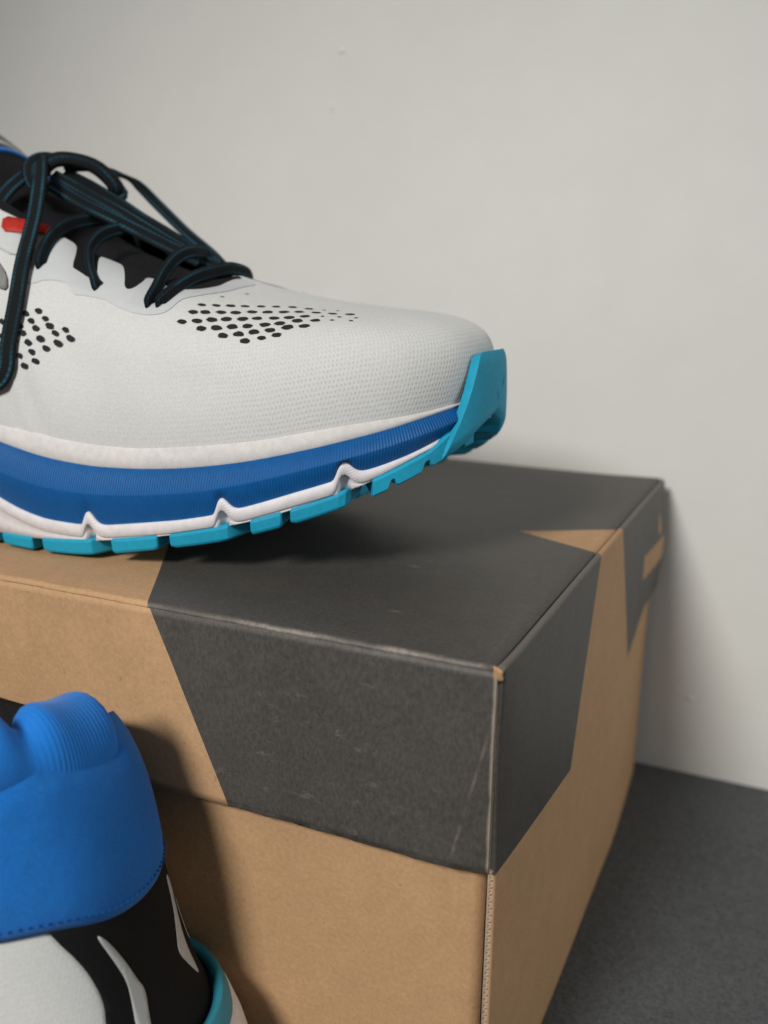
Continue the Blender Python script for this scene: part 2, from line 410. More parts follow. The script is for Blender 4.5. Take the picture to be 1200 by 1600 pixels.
V, UV = [], []
for j in range(24):
    z = -0.0455+0.0438*j/23
    for q in range(5):
        f = q/4; V.append((SX-0.0028+f*0.0027-0.0006*math.exp(-((z+0.02)/0.02)**2), 0.0020-0.0009*math.sin(f*2.6), z)); UV.append((0.002, z))
o = bmesh_part('corner_fold', V, grid_faces(24, 5), UV, 'side_board', side)
if o.data.polygons[5].normal.y > 0: o.data.flip_normals()
def slab(name, x0, x1, y0, y1, z0, z1, mat, uvax=(0, 2), parent=box, sm=False):
    V = [(x, y, z) for x in (x0, x1) for y in (y0, y1) for z in (z0, z1)]
    F = [(0, 1, 3, 2), (4, 6, 7, 5), (0, 4, 5, 1), (2, 3, 7, 6), (0, 2, 6, 4), (1, 5, 7, 3)]
    o = bmesh_part(name, V, F, [(p[uvax[0]], p[uvax[1]]) for p in V], mat, parent, sm); fix_normals(o.data)
    return bevel(o, 0.0004)
# front panel of the tray, gently bowed, with rounded right-hand end
V, UV = [], []; NF = 120
for i in range(NF):
    x = -L+(L-0.0016)*i/(NF-1)
    for j in range(24):
        z = -H+(H-0.0030)*j/23
        end = max(0, x+0.0040)/0.0024
        y = 0.0024+0.0012*end**2+0.0004*math.sin(x*25+1)*math.sin((z+H)/H*3.1)
        # scored line a little below the flap
        y += 0.00035*math.exp(-((z+0.0505)/0.0011)**2)
        V.append((x, y, z)); UV.append((x, z))
o = bmesh_part('front_panel', V, grid_faces(NF, 24), UV, 'kraft_board')
if o.data.polygons[5].normal.y > 0: o.data.flip_normals()
solid(o, 0.0014)
slab('back_panel', -L, -0.002, W-0.0030, W-0.0010, -H, -0.003, 'kraft_board')
slab('left_panel', -L-0.0015, -L+0.0004, 0.004, W-0.003, -H, -0.003, 'kraft_board', (1, 2))
slab('bottom_panel', -L+0.001, -0.002, 0.005, W-0.0035, -H+0.0002, -H+0.0018, 'kraft_board', (0, 1))
# torn tab of bare board where lid, flap and side meet
V = []; UV = []
for i in range(7):
    a = i/6
    for j in range(5):
        b = j/4
        V.append((-0.0010+0.0021*a+0.0001*math.sin(9*b), -0.0002+0.0007*b+0.0003*math.sin(a*5), 0.0001-0.0035*b*(1-0.35*a)-0.0004*a)); UV.append((a*0.002, b*0.003))
o = bmesh_part('torn_corner', V, grid_faces(7, 5), UV, 'kraft_board', lid); solid(o, 0.0006)

# ------------------------------------------------------------------ shoe surfaces
# GEO BEGIN
OUT = [(-.290,0),(-.2865,-.018),(-.272,-.031),(-.245,-.0365),(-.21,-.038),(-.175,-.044),(-.144,-.0495),(-.12,-.0490),(-.10,-.0475),(-.08,-.0448),(-.062,-.0405),(-.048,-.0345),(-.037,-.026),(-.0297,-.014),(-.0276,0),(-.0292,.012),(-.037,.025),(-.048,.033),(-.062,.0375),(-.08,.041),(-.10,.042),(-.13,.041),(-.16,.037),(-.19,.031),(-.22,.029),(-.245,.0305),(-.272,.028),(-.2865,.016)]
NO = len(OUT)
#       T (x,y,z) of the top line, then h1, b1, k, h2 of the wall curve, heel (0) to toe (14) on the outer side
TOP = [(-.2690,0,.0960,.021,-.0105,.62,-.014),(-.2665,-.0145,.0985,.021,-.0095,.60,-.014),(-.254,-.0250,.0965,.022,-.006,.45,-.018),(-.232,-.0295,.091,.022,.002,.25,-.018),
       (-.205,-.029,.092,.024,.003,.3,-.018),(-.180,-.026,.0985,.028,.003,.4,-.016),(-.158,-.0225,.0885,.029,.003,.5,-.010),(-.140,-.0215,.0800,.029,.003,.58,-.007),
       (-.124,-.0200,.0745,.029,.003,.62,-.005),(-.112,-.0170,.0722,.029,.003,.64,-.006),(-.106,-.0120,.0718,.031,.0035,.66,-.009),(-.1035,-.0070,.0722,.034,.004,.69,-.012),
       (-.1028,-.0040,.0726,.0345,.0068,.72,-.0145),(-.1026,-.0015,.0730,.0353,.0078,.73,-.0158),(-.1026,0,.0730,.0353,.0078,.73,-.0158)]
LOWER = {1: .006, 2: .011, 3: .008, 4: .004}      # the inner side of the collar sits lower
TOPL = TOP + [(a, -b, c-LOWER.get(13-i, 0), d, e, f, g) for i, (a, b, c, d, e, f, g) in enumerate(TOP[-2:0:-1])]
def crom(P, t):
    n = len(P); i = int(math.floor(t)); f = t-i
    p0, p1, p2, p3 = (P[(i+q) % n] for q in (-1, 0, 1, 2))
    return tuple(.5*(2*b+(c-a)*f+(2*a-5*b+4*c-d)*f*f+(3*b-a-3*c+d)*f**3) for a, b, c, d in zip(p0, p1, p2, p3))
def out_n(t):
    a = crom(OUT, t+1e-3); b = crom(OUT, t-1e-3)
    dx, dy = a[0]-b[0], a[1]-b[1]; l = math.hypot(dx, dy)
    return dy/l, -dx/l
def outline(t, d=0.0):
    p = crom(OUT, t); n = out_n(t); return p[0]+n[0]*d, p[1]+n[1]*d
def tab(xs):
    X = [a for a, b in xs]; Z = [b for a, b in xs]
    return lambda x: float(np.interp(x, X, Z))
def smoothtab(xs, r=0.005):
    f = tab(xs); return lambda x: (f(x-r)+2*f(x)+f(x+r)+f(x-r/2)*1.5+f(x+r/2)*1.5)/7
z_sole = smoothtab([(-.30,.012),(-.28,.004),(-.26,.0005),(-.22,0),(-.135,0),(-.1211,.0005),(-.1118,.0020),(-.0983,.0046),(-.0839,.0075),(-.0728,.0107),(-.0607,.0147),(-.0501,.0189),(-.0405,.0238),(-.0345,.0279),(-.030,.0315),(-.0265,.035)])
z_white = smoothtab([(-.30,.015),(-.28,.008),(-.25,.0045),(-.15,.0033),(-.1328,.0039),(-.1183,.0050),(-.1044,.0072),(-.0952,.0089),(-.0792,.0126),(-.071,.0150),(-.0627,.0179),(-.0519,.0221),(-.0459,.0248),(-.0377,.0298),(-.0309,.0348),(-.0265,.040)])
z_bbot = smoothtab([(-.30,.0240),(-.25,.0230),(-.23,.0245),(-.21,.0255),(-.19,.0235),(-.17,.019),(-.1492,.0129),(-.1405,.0106),(-.1328,.0091),(-.1227,.0087),(-.1149,.0092),(-.1046,.0108),(-.0916,.0129),(-.083,.0148),(-.0766,.0168),(-.068,.0197),(-.0629,.0216),(-.0537,.0248),(-.0482,.0270),(-.0424,.0291),(-.0358,.0323),(-.0312,.0359),(-.0265,.041)], .003)
z_bev = smoothtab([(-.30,.0247),(-.25,.0237),(-.23,.0255),(-.20,.0275),(-.17,.0245),(-.1464,.021),(-.1306,.0183),(-.1179,.0178),(-.103,.0188),(-.0873,.0208),(-.0783,.0228),(-.0702,.0249),(-.0567,.0291),(-.0466,.0323),(-.0353,.0367),(-.0265,.042)])
z_btop = smoothtab([(-.30,.0255),(-.25,.0245),(-.23,.0270),(-.19,.0318),(-.17,.0315),(-.1478,.0287),(-.1304,.0258),(-.1177,.0249),(-.1041,.0253),(-.0914,.0264),(-.0794,.0282),(-.0713,.0298),(-.0576,.0332),(-.0427,.0375),(-.0342,.0407),(-.0291,.0426),(-.0265,.044)])
z_band = smoothtab([(-.30,.0285),(-.25,.0275),(-.23,.0300),(-.19,.0350),(-.17,.0352),(-.1398,.0322),(-.1181,.0303),(-.1033,.0303),(-.0858,.0322),(-.0717,.0342),(-.0581,.0372),(-.0432,.0402),(-.0347,.0420),(-.0297,.0433),(-.0265,.0447)])
def upper(t, v):
    n = out_n(t); bx, by = outline(t, -.0016); bz = z_band(bx)-.003
    tx, ty, tz, h1, b1, kk, h2 = crom(TOPL, t)
    c1 = (bx+n[0]*b1, by+n[1]*b1, bz+h1)
    c2 = (tx+(bx-tx)*kk, ty+(by-ty)*kk, tz+h2)
    w0, w1, w2, w3 = (1-v)**3, 3*v*(1-v)**2, 3*v*v*(1-v), v**3
    return tuple(w0*a+w1*b+w2*c+w3*d for a, b, c, d in zip((bx, by, bz), c1, c2, (tx, ty, tz)))
def upper_n(t, v):
    e = 1e-3; v0, v1 = max(0, v-.01), min(1, v+.01)
    a = np.subtract(upper(t+e*8, v), upper(t-e*8, v)); b = np.subtract(upper(t, v1), upper(t, v0))
    n = np.cross(a, b); l = np.linalg.norm(n)
    return n/l if l > 1e-12 else np.array((0, 0, 1.0))
# GEO END
XO = -0.16     # the shoe's origin along its length
def build_shoe(root, m):
    """all parts of one running shoe; m = 1 right shoe, -1 left shoe (mirrored across its length)"""
    def P3(p): return (p[0]-XO, p[1]*m, p[2])
    def part(name, V, F, UV, mat, parent=root, smooth=True):
        if m < 0: F = [tuple(reversed(f)) for f in F]
        return link(name, mesh(name, [P3(p) for p in V], F, UV), mat, parent, smooth)
    def skin(t, v, d):
        p = upper(t, v); n = upper_n(t, v); return (p[0]+n[0]*d, p[1]+n[1]*d, p[2]+n[2]*d)

    # ---- upper
    NT_, NV = 336, 44
    V, UV = [], []; su = 0.0; prev = None
    for i in range(NT_+1):
        t = NO*i/NT_; mid = np.array(upper(t, 0.3))
        if prev is not None: su += float(np.linalg.norm(mid-prev))
        prev = mid; sv = 0; pp = None
        for j in range(NV):
            v = j/(NV-1); p = np.array(upper(t, v))
            if pp is not None: sv += float(np.linalg.norm(p-pp))
            pp = p
            # flex creases where the foot bends
            n = upper_n(t, v)
            dent = 0.0
            for (tc, vc, wt, wv, dp) in ((6.28, .14, .10, .10, .0011), (6.05, .10, .07, .08, .0008), (7.0, .30, .5, .12, .0006), (8.6, .25, .6, .08, .0005)):
                dent += dp*math.exp(-((t-tc-(v-vc)*-.9)/wt)**2-((v-vc)/wv)**2)
            p = p-n*dent
            V.append(p); UV.append((su, sv))
    part('upper', V, grid_faces(NT_+1, NV), UV, 'knit')
    # lining
    V = []
    for i in range(141):
        t = NO*i/140
        for j in range(10):
            v = 0.05+0.95*j/9; V.append(skin(t, v, -0.0012-0.0015*(1-j/9)))
    part('lining', V, [tuple(reversed(f)) for f in grid_faces(141, 10)], [(0, 0)]*len(V), 'lining_black')
    V = []; 
    for i in range(60):
        x = -.284+.24*i/59
        tn = t_of_x(x, 0); tf = t_of_x(x, 1)
        a = outline(tn, -.004); b = outline(tf, -.004)
        for q in (0, .25, .5, .75, 1): V.append((x, a[1]+(b[1]-a[1])*q, z_btop(x)-.001))
    part('insole', V, grid_faces(60, 5), [(0, 0)]*len(V), 'lining_black')

    # ---- midsole, swept round the outline
    ts = np.linspace(0, NO, 1401)
    arc = [0.0]
    for a, b in zip(ts[:-1], ts[1:]): arc.append(arc[-1]+math.dist(outline(a), outline(b)))
    def sweep(name, rows, mat):
        V, UV = [], []; nr = len(rows(0.0))
        for t, s in zip(ts, arc):
            r = rows(float(t)); l = 0; q0 = None
            for (d, z) in r:
                if q0 is not None: l += math.hypot(d-q0[0], z-q0[1])
                q0 = (d, z); x, y = outline(float(t), d)
                V.append((x, y, z)); UV.append((s, l))
        return part(name, V, [tuple(reversed(f)) for f in grid_faces(len(ts), nr)], UV, mat)
    NOTCH = [(-.1185, .0036), (-.0800, .0038), (-.0510, .0040)]
    def notch(t):
        x = outline(t)[0]; near = t < 14; r = 0.0; c = 0.0
        for xc, h in NOTCH + ([] if near else [(-.099, .0036)]):
            dx = x-xc
            r += h*math.exp(-abs(dx/.0016)**3) if dx < 0 else h*math.exp(-abs(dx/.0023)**1.8)
            c += math.exp(-abs((dx-.0003)/.0011)**4)
        return r, c
    def heelw(t):
        x = outline(t)[0]; return max(0.0, min(1.0, (-.235-x)/.045))
    def fox(t):
        x = outline(t)[0]
        dz = .0035*heelw(t)
        return [(q, z-dz) for q, z in fox_rows(x)]
    def fox_rows(x):
        return [(-.0026, z_band(x)+.0004), (-.0015, z_band(x)+.0002), (-.0011, z_band(x)-.0004), (-.0006, (z_band(x)+z_btop(x))/2), (-.0004, z_btop(x)+.0003), (-.0008, z_btop(x)-.0003)]
    sweep('foxing_band', fox, 'foxing')
    def blue(t):
        x = outline(t)[0]; h = heelw(t)
        a, b = z_btop(x), z_bev(x); c = z_bbot(x)+notch(t)[0]
        b = max(b, c+.0004)
        return [(-.0016, a+.0006), (-.0008, a), (.0008-.001*h, a*.55+b*.45), (.0021-.001*h, b+.0003), (.0022-.001*h, b-.0002), (.0012+.0005*h, (b*.5+c*.5)), (.0001+.001*h, c-.0002)]
    sweep('midsole_sidewall', blue, 'foam_blue')
    def white(t):
        x = outline(t)[0]; h = heelw(t)*.0042; r, c = notch(t)
        z0 = z_bbot(x)+r; zw = z_white(x); lt = min(.0030, max(.0009, z_bbot(x)-zw-.0004)); cut = -.0026*c
        if h > 0: lt = .0009+(.0021)*(1-h/.0042)
        zl = z0-lt
        if zl < zw+.0002: zl = zw+.0002
        e = .0010+.4*h
        return [(-.0006+.3*h, z0+.0004), (e-.0003, z0+.0003), (e, z0-.0001), (e+.0001, zl+.0003), (e-.0004+.3*h, zl),
                (e-.0006+cut+.5*h, zl-.0001 if zl-zw < .001 else zl-.0003), (e-.0006+cut+1.0*h, zw*.5+zl*.5), (.0006+cut+1.7*h, zw), (-.008, zw+.0002), (-.022, zw+.0004)]
    sweep('midsole', white, 'foam_white')
    # underside
    V = []
    for i in range(90):
        x = -.286+(.286-.0315)*i/89
        a = outline(t_of_x(x, 0), -.0035); b = outline(t_of_x(x, 1), -.0035)
        for q in (0, .2, .5, .8, 1): V.append((x, a[1]+(b[1]-a[1])*q, z_white(x)+.0008-.0003*math.sin(q*3.1)))
    part('outsole_base', V, grid_faces(90, 5), [(0, 0)]*len(V), 'rubber_shaded')
    # ---- outsole lugs
    lugs = [(0, -.149, -.1375, 0), (0, -.1340, -.1130, 1), (0, -.1118, -.0980, 0), (0, -.0945, -.0735, 1), (0, -.0728, -.0651, 0), (0, -.0630, -.0465, 1),
            (0, -.1660, -.1520, 0), (0, -.1860, -.1700, 0), (0, -.2150, -.1960, 1), (0, -.2380, -.2190, 0), (0, -.2600, -.2420, 0), (0, -.2790, -.2640, 0)]
    lugs += [(1, a, b, c) for (_, a, b, c) in lugs]
    def lug(sd, x0, x1, bevel_end, inner=-.021, sections=None):
        n = 13; V = []
        for i in range(n):
            f = i/(n-1); x = x0+(x1-x0)*f; t = t_of_x(x, sd)
            back = 0.0
            if bevel_end and f > .72: back = .0085*((f-.72)/.28)**1.3
            side = .0006 if 0 < i < n-1 else 0
            xx = outline(t)[0]; zt, zb = z_white(xx)+.0004, z_sole(xx)+(.0005 if i in (0, n-1) else 0)
            px, py = outline(t)
            for d, z in ((.0006-back, zt), (.0010-back, zt-.0006), (.0006-back, zb+.0006), (-.0001-back, zb), (inner, zb+.0001), (inner, zt)):
                q = outline(t, d); V.append((q[0], q[1], z))
        k_ = 6; F = []
        for i in range(n-1):
            for j in range(k_): F.append((i*k_+j, (i+1)*k_+j, (i+1)*k_+(j+1) % k_, i*k_+(j+1) % k_))
        F.append(tuple(range(k_))); F.append(tuple(reversed([(n-1)*k_+j for j in range(k_)])))
        o = part('outsole_lug', V, F, [(0, 0)]*len(V), 'rubber', smooth=False); fix_normals(o.data); bevel(o, .0003, 1)
        return o
    for a in lugs: lug(*a)
    # lugs under the middle of the forefoot and heel
    for (xa, xb) in [(-.145, -.133), (-.130, -.118), (-.115, -.103), (-.100, -.088), (-.085, -.072), (-.069, -.056), (-.27, -.255), (-.25, -.236)]:
        V = []
        for x in (xa, xb):
            for y in (-.016, .016):
                for q in (0, 1): V.append((x, y, (z_white(x)+.001) if q else z_sole(x)+.0002))
        F = [(0, 1, 3, 2), (4, 6, 7, 5), (0, 4, 5, 1), (2, 3, 7, 6), (0, 2, 6, 4), (1, 5, 7, 3)]
        o = part('outsole_lug', V, F, [(0, 0)]*8, 'rubber', smooth=False); fix_normals(o.data); bevel(o, .0008, 2)
    # toe strip of the outsole, cut by three small slots, ending in the bumper
    cuts = [-.0412, -.0352, -.0305]
    for sd in (0, 1):
        V = []; xs = np.linspace(-.0450, -.0288, 60)
        ta, tb = t_of_x(-.0450, sd), (13.25 if sd == 0 else 14.75)
        tt = np.linspace(ta, tb, 70)
        for t in tt:
            x = outline(t)[0]; c = max(math.exp(-abs((x-q)/.0007)**4) for q in cuts)
            wob = abs(t-14); zt = z_white(x)+.0005+.0022*max(0, min(1, (1.75-wob)/.6)); zb = z_sole(x)
            wd = 1.0 if zt-zb > .001 else .5
            zb2 = zb+c*(zt-zb)*.42
            for d, z in ((.0008, zt), (.0018, zt-.0007), (.0018, zb2+.0006), (.0010, zb2), (-.016, zb+.0006), (-.016, zt)):
                q = outline(t, d); V.append((q[0], q[1], z))
        n = len(tt); F = []
        for i in range(n-1):
            for j in range(6): F.append((i*6+j, (i+1)*6+j, (i+1)*6+(j+1) % 6, i*6+(j+1) % 6))
        F.append(tuple(range(6))); F.append(tuple(reversed([(n-1)*6+j for j in range(6)])))
        o = part('toe_strip', V, F, [(0, 0)]*len(V), 'rubber', smooth=False); fix_normals(o.data)
    # ---- toe bumper
    def toe_wall(t, z):
        """how far the toe stands out from the outline at height z"""
        f = max(0.0, min(1.0, (z-.0385)/.010)); f = f*f*(3-2*f)
        z = max(z, .0455)
        lo, hi = 0.0, .5
        for _ in range(22):
            md = (lo+hi)/2
            if upper(t, md)[2] < z: lo = md
            else: hi = md
        p = upper(t, lo); q = outline(t); n = out_n(t)
        return .0018*(1-f)+f*((p[0]-q[0])*n[0]+(p[1]-q[1])*n[1])
    V = []; NB, NR, NK = 90, 34, 6
    for i in range(NB):
        for jj in range(NK+NR):
            j = max(0, jj-NK); k_ = max(0, NK-jj)
            v = j/(NR-1)
            zref = .0300+.0258*v
            te = float(np.interp(zref, [.030, .0340, .0371, .041, .045, .0500, .0530, .0549, .0558], [12.50, 12.60, 12.74, 12.90, 13.03, 13.17, 13.25, 13.32, 13.46]))
            t = te+(28-2*te)*i/(NB-1)
            w = abs(t-14)
            zl = float(np.interp(w, [0, .6, 1.2, 1.75], [.0392, .0364, .0318, .0285]))
            z = zl+(.0556-zl)*v
            base = toe_wall(t, z)
            d = min(.0032, base+.0036)-.0007*v+.0003*math.sin(v*math.pi)
            d -= .0014*max(0, (.16-v)/.16)**2
            d -= .0030*k_; z -= .0011*k_*max(0, 1-w/3)*.6
            q = outline(t, d); V.append((q[0], q[1], z))
    o = part('toe_bumper', V, grid_faces(NB, NR+NK), [(0, 0)]*len(V), 'rubber'); solid(o, .0026)
    es = o.modifiers.new('edges', 'BEVEL'); es.width = .00035; es.segments = 2; es.limit_method = 'ANGLE'; es.angle_limit = math.radians(50)
    bump_o = o
    # moulded curved marks and tread nubs on its front
    def ridge(tz, rad, mat):
        V = []; n = len(tz)
        for i, (t, z, d) in enumerate(tz):
            n_ = out_n(t); r_ = rad*(0.45+0.55*math.sin(math.pi*i/(n-1)))
            for a in range(8):
                an = 2*math.pi*a/8
                q = outline(t, d+r_*math.cos(an)*0.8); e = r_*math.sin(an)
                V.append((q[0], q[1]+(0 if abs(n_[1]) > .9 else e*.3), z+e))
        F = []
        for i in range(n-1):
            for a in range(8): F.append((i*8+a, (i+1)*8+a, (i+1)*8+(a+1) % 8, i*8+(a+1) % 8))
        o = part('tread_ridge', V, F, [(0, 0)]*len(V), mat, bump_o); fix_normals(o.data)
    def arcpts(t0, z0, t1, z1, sag, d=.0041):
        return [(t0+(t1-t0)*q+sag*math.sin(q*math.pi), z0+(z1-z0)*q, d-.0011-.0004*abs(q-.5)) for q in np.linspace(0, 1, 12)]
    ridge(arcpts(13.75, .0478, 13.78, .0405, .22), .00055, 'rubber')
    ridge(arcpts(14.45, .0495, 14.20, .0450, .0), .00050, 'rubber')

    # ---- patches laid on the upper
    def chaikin(P, it=2):
        for _ in range(it):
            Q = []
            for a, b in zip(P, P[1:]+P[:1]):
                Q += [(a[0]*.75+b[0]*.25, a[1]*.75+b[1]*.25), (a[0]*.25+b[0]*.75, a[1]*.25+b[1]*.75)]
            P = Q
        return P
    def patch(name, poly, off, thick, mat, parent=root, dt=.09, dv=.03, it=2, bulge=None, uvs=None):
        P = chaikin(list(poly), it); 
        # resample long edges
        Q = []
        for a, b in zip(P, P[1:]+P[:1]):
            n = max(1, int(max(abs(a[0]-b[0])/dt, abs(a[1]-b[1])/dv)))
            Q += [(a[0]+(b[0]-a[0])*i/n, a[1]+(b[1]-a[1])*i/n) for i in range(n)]
        nb = len(Q); SC = 3.0
        def inside(p):
            r = False
            for (x0, y0), (x1, y1) in zip(Q, Q[1:]+Q[:1]):
                if (y0 > p[1]) != (y1 > p[1]) and p[0] < (x1-x0)*(p[1]-y0)/(y1-y0)+x0: r = not r
            return r
        t0, t1 = min(p[0] for p in Q), max(p[0] for p in Q); v0, v1 = min(p[1] for p in Q), max(p[1] for p in Q)
        pts = list(Q)
        for a in np.arange(t0, t1, dt):
            for b in np.arange(v0, v1, dv):
                if inside((a, b)) and min((a-q[0])**2/dt**2+(b-q[1])**2/dv**2 for q in Q) > .2: pts.append((float(a), float(b)))
        vs, es_, fs, *_ = delaunay_2d_cdt([Vector((p[0], p[1]*SC)) for p in pts], [(i, (i+1) % nb) for i in range(nb)], [], 1, 1e-6)
        V = []; UV = []
        for p in vs:
            t, v = p.x, max(0.0, min(1.0, p.y/SC)); d = off+(bulge(t, v) if bulge else 0)
            V.append(skin(t, v, d)); UV.append((t*.02, v*.06))
        o = part(name, V, [tuple(f) for f in fs], UV, mat, parent)
        # orient outward
        p = o.data.polygons[len(o.data.polygons)//2]; c_ = vs[p.vertices[0]]
        n_ = upper_n(c_.x, max(0, min(1, c_.y/SC))); n_ = Vector((n_[0], n_[1]*m, n_[2]))
        if p.normal.dot(n_) < 0: o.data.flip_normals()
        if thick: solid(o, thick, 1)
        return o
    # black gusset in the throat, then the eyestay film with its scalloped edge, on both sides
    gus = [(5.35, .93), (5.75, .93), (6.3, .985), (6.45, .74), (6.9, .72), (7.3, .70), (7.9, .69), (8.4, .72), (8.9, .80), (9.6, .90), (11, .975), (13, .985), (13.3, 1), (11, 1), (9.5, 1), (8, 1), (7, 1), (6, 1), (5.35, 1)]
    eye = [(12.9, .985), (11.0, .985), (9.9, .925), (9.2, .862), (8.75, .82), (8.55, .85), (8.42, .91), (8.24, .91), (8.12, .83), (7.90, .735), (7.77, .735), (7.80, .85), (7.79, .99), (7.66, 1.0), (7.45, 1.0), (7.31, .98), (7.30, .75), (7.2, .735), (6.95, .77), (6.87, .775), (6.91, .9), (6.90, .99), (6.75, 1.0), (6.60, .99), (6.47, .82), (6.38, .77), (6.2, .78), (6.12, .70), (6.2, .60), (6.3, .594), (6.47, .640), (6.75, .665), (6.88, .655), (6.92, .606), (7.08, .622), (7.45, .628), (7.58, .606), (7.88, .575), (8.18, .572), (8.45, .605), (8.70, .705), (8.85, .745), (9.57, .845), (10.98, .935), (12.9, .945)]
    mir = lambda P: [(28-a, b) for a, b in P]
    e1 = None
    for fn in (lambda P: P, mir):
        patch('gusset', fn(gus), .00008, 0, 'tongue_black', it=1)
        e = patch('eyestay', fn(eye), .00016, 0, 'film', it=2, dt=.06, dv=.025)
        if e1 is None: e1 = e
    # side marking: red and grey bands running up to the laces
    patch('side_band', [(5.72, .80), (5.95, .835), (6.2, .885), (6.46, .95), (6.46, 1.0), (6.22, .99), (5.95, .935), (5.70, .895)], .0007, .0003, 'red', it=1)
    patch('side_band', [(5.45, .70), (5.75, .655), (5.93, .60), (5.97, .53), (5.80, .53), (5.45, .59)], .0004, .0003, 'grey_trim', it=1)
    patch('side_band', [(5.50, .83), (5.85, .83), (6.20, .87), (6.28, .78), (6.02, .70), (5.55, .72)], .0003, .0003, 'film', it=1)
    # perforations
    P1 = [[(9.1,.694),(9.38,.7),(9.68,.706),(9.98,.706),(10.35,.706),(10.7,.7),(11.1,.694),(11.43,.675)],[(8.88,.625),(9.1,.631),(9.38,.638),(9.65,.638),(9.98,.644),(10.28,.638),(10.62,.631),(10.95,.625),(11.3,.613),(11.62,.6),(11.98,.588)],[(8.65,.55),(8.9,.562),(9.15,.575),(9.4,.581),(9.68,.581),(9.95,.581),(10.25,.575),(10.55,.569),(10.88,.569)],[(8.93,.513),(9.18,.519),(9.43,.525),(9.68,.525),(9.98,.525),(10.25,.525),(10.6,.531),(10.93,.519)],[(9.23,.469),(9.48,.475),(9.73,.481),(10.0,.481),(10.32,.488),(10.62,.481)],[(9.53,.431),(9.8,.438),(10.05,.444)],[(9.73,.806),(10.7,.86)],[(11.22,.56),(11.55,.55),(11.85,.535)],[(11.25,.512),(11.6,.50)],[(11.75,.66),(12.05,.65)]]
    P2 = [(6.25,.456),(6.43,.481),(6.33,.431),(6.53,.456),(6.18,.4),(6.4,.406),(6.6,.431),(6.22,.375),(6.47,.369),(6.68,.406),(6.83,.431),(6.3,.344),(6.72,.369),(6.9,.4),(6.55,.338),(6.35,.312),(6.18,.288),(6.4,.281),(6.25,.256),(6.08,.431),(6.08,.375),(6.12,.338),(6.05,.3),(5.93,.344),(5.92,.4),(5.8,.37),(5.8,.43),(5.85,.30),(5.7,.40),(5.7,.33)]
    V, F = [], []
    rnd = random.Random(7)
    def hole(t, v, ru, rv):
        c_ = np.array(skin(t, v, .00018)); a = np.subtract(upper(t+.02, v), upper(t-.02, v)); a /= np.linalg.norm(a)
        n = upper_n(t, v); b = np.cross(n, a); s = len(V)
        for q in range(12):
            an = 2*math.pi*q/12; jr = 1+rnd.uniform(-.13, .13)
            V.append(c_+a*ru*jr*math.cos(an)+b*rv*jr*math.sin(an)-a*.25*rv*math.sin(an))
        F.append(tuple(range(s, s+12)))
    for r, rowp in enumerate(P1):
        for i, (t, v) in enumerate(rowp):
            sz = rnd.uniform(.93, 1.06)*(1 if 0 < r < 5 else .88)*(1-.035*max(0, i-5))
            if r >= 6: sz *= .42
            for fn in (0, 1): hole(28-t if fn else t, v, .00140*sz, .00084*sz)
    for (t, v) in P2:
        sz = rnd.uniform(.88, 1.08)
        for fn in (0, 1): hole(28-t if fn else t, v, .00128*sz, .00080*sz)
    o = part('perforation', V, F, [(0, 0)]*len(V), 'hole', smooth=False); o['kind'] = 'stuff'

    # ---- tongue
    def tong(s, y, up=0):
        x = -.098-.10*s; z = .0680+.0475*s**1.5-.0085*(y/.021)**2+.0012*math.sin(s*9)
        return (x, y, z+up)
    V = []
    for i in range(40):
        for j in range(17):
            y = (-.0225+.045*j/16)*(0.45+.55*min(1, i/10)); V.append(tong(i/39, y))
    o = part('tongue', V, [tuple(reversed(f)) for f in grid_faces(40, 17)], [(0, 0)]*len(V), 'tongue_black'); solid(o, .004); tg = o
    for (s0, s1, mat, up) in ((.885, .90, 'heel_blue', .0012), (.925, .95, 'reflective', .0012), (.957, 1.03, 'grey_trim', .0016)):
        V = []
        for s in np.linspace(s0, s1, 6):
            for j in range(15): V.append(tong(s, -.022+.044*j/14, up))
        o = part('tongue_trim', V, [tuple(reversed(f)) for f in grid_faces(6, 15)], [(0, 0)]*len(V), mat, tg); solid(o, .001)

    # ---- laces
    def ribbon(name, pts, width, thick, hint, n=60, closed=False):
        P = [np.array((p[0], p[1]-.07, p[2])) for p in pts]
        def cr(u):
            i = int(min(max(math.floor(u), 0), len(P)-2)); f = u-i
            g = lambda q: P[min(max(q, 0), len(P)-1)]
            a, b, c_, d = g(i-1), g(i), g(i+1), g(i+2)
            return .5*(2*b+(c_-a)*f+(2*a-5*b+4*c_-d)*f*f+(3*b-a-3*c_+d)*f**3)
        V, UV = [], []; L_ = 0; pv = None; ns = 16
        for i in range(n):
            u = (len(P)-1)*i/(n-1); c_ = cr(u); tg_ = cr(min(u+.02, len(P)-1))-cr(max(u-.02, 0)); tg_ /= np.linalg.norm(tg_)
            h = np.array(hint(c_, u/(len(P)-1)), float); h -= tg_*(h@tg_); h /= np.linalg.norm(h)
            b = np.cross(tg_, h)
            if pv is not None: L_ += np.linalg.norm(c_-pv)
            pv = c_
            for q in range(ns):
                an = 2*math.pi*q/ns; ca, sa = math.cos(an), math.sin(an)
                w_ = .5*math.copysign(abs(ca)**.6, ca); t_ = .5*math.copysign(abs(sa)**.7, sa)*(1-.22*math.cos(w_*math.pi*4)*0.6)
                V.append(c_+b*w_*width+h*t_*thick); UV.append((L_, w_))
        F = []
        for i in range(n-1):
            for q in range(ns): F.append((i*ns+q, (i+1)*ns+q, (i+1)*ns+(q+1) % ns, i*ns+(q+1) % ns))
        F.append(tuple(range(ns))); F.append(tuple(reversed([(n-1)*ns+q for q in range(ns)])))
        o = part(name, V, F, UV, 'lace'); fix_normals(o.data); return o
    arch = lambda p, u: (0.25, p[1]*1.6, .03)
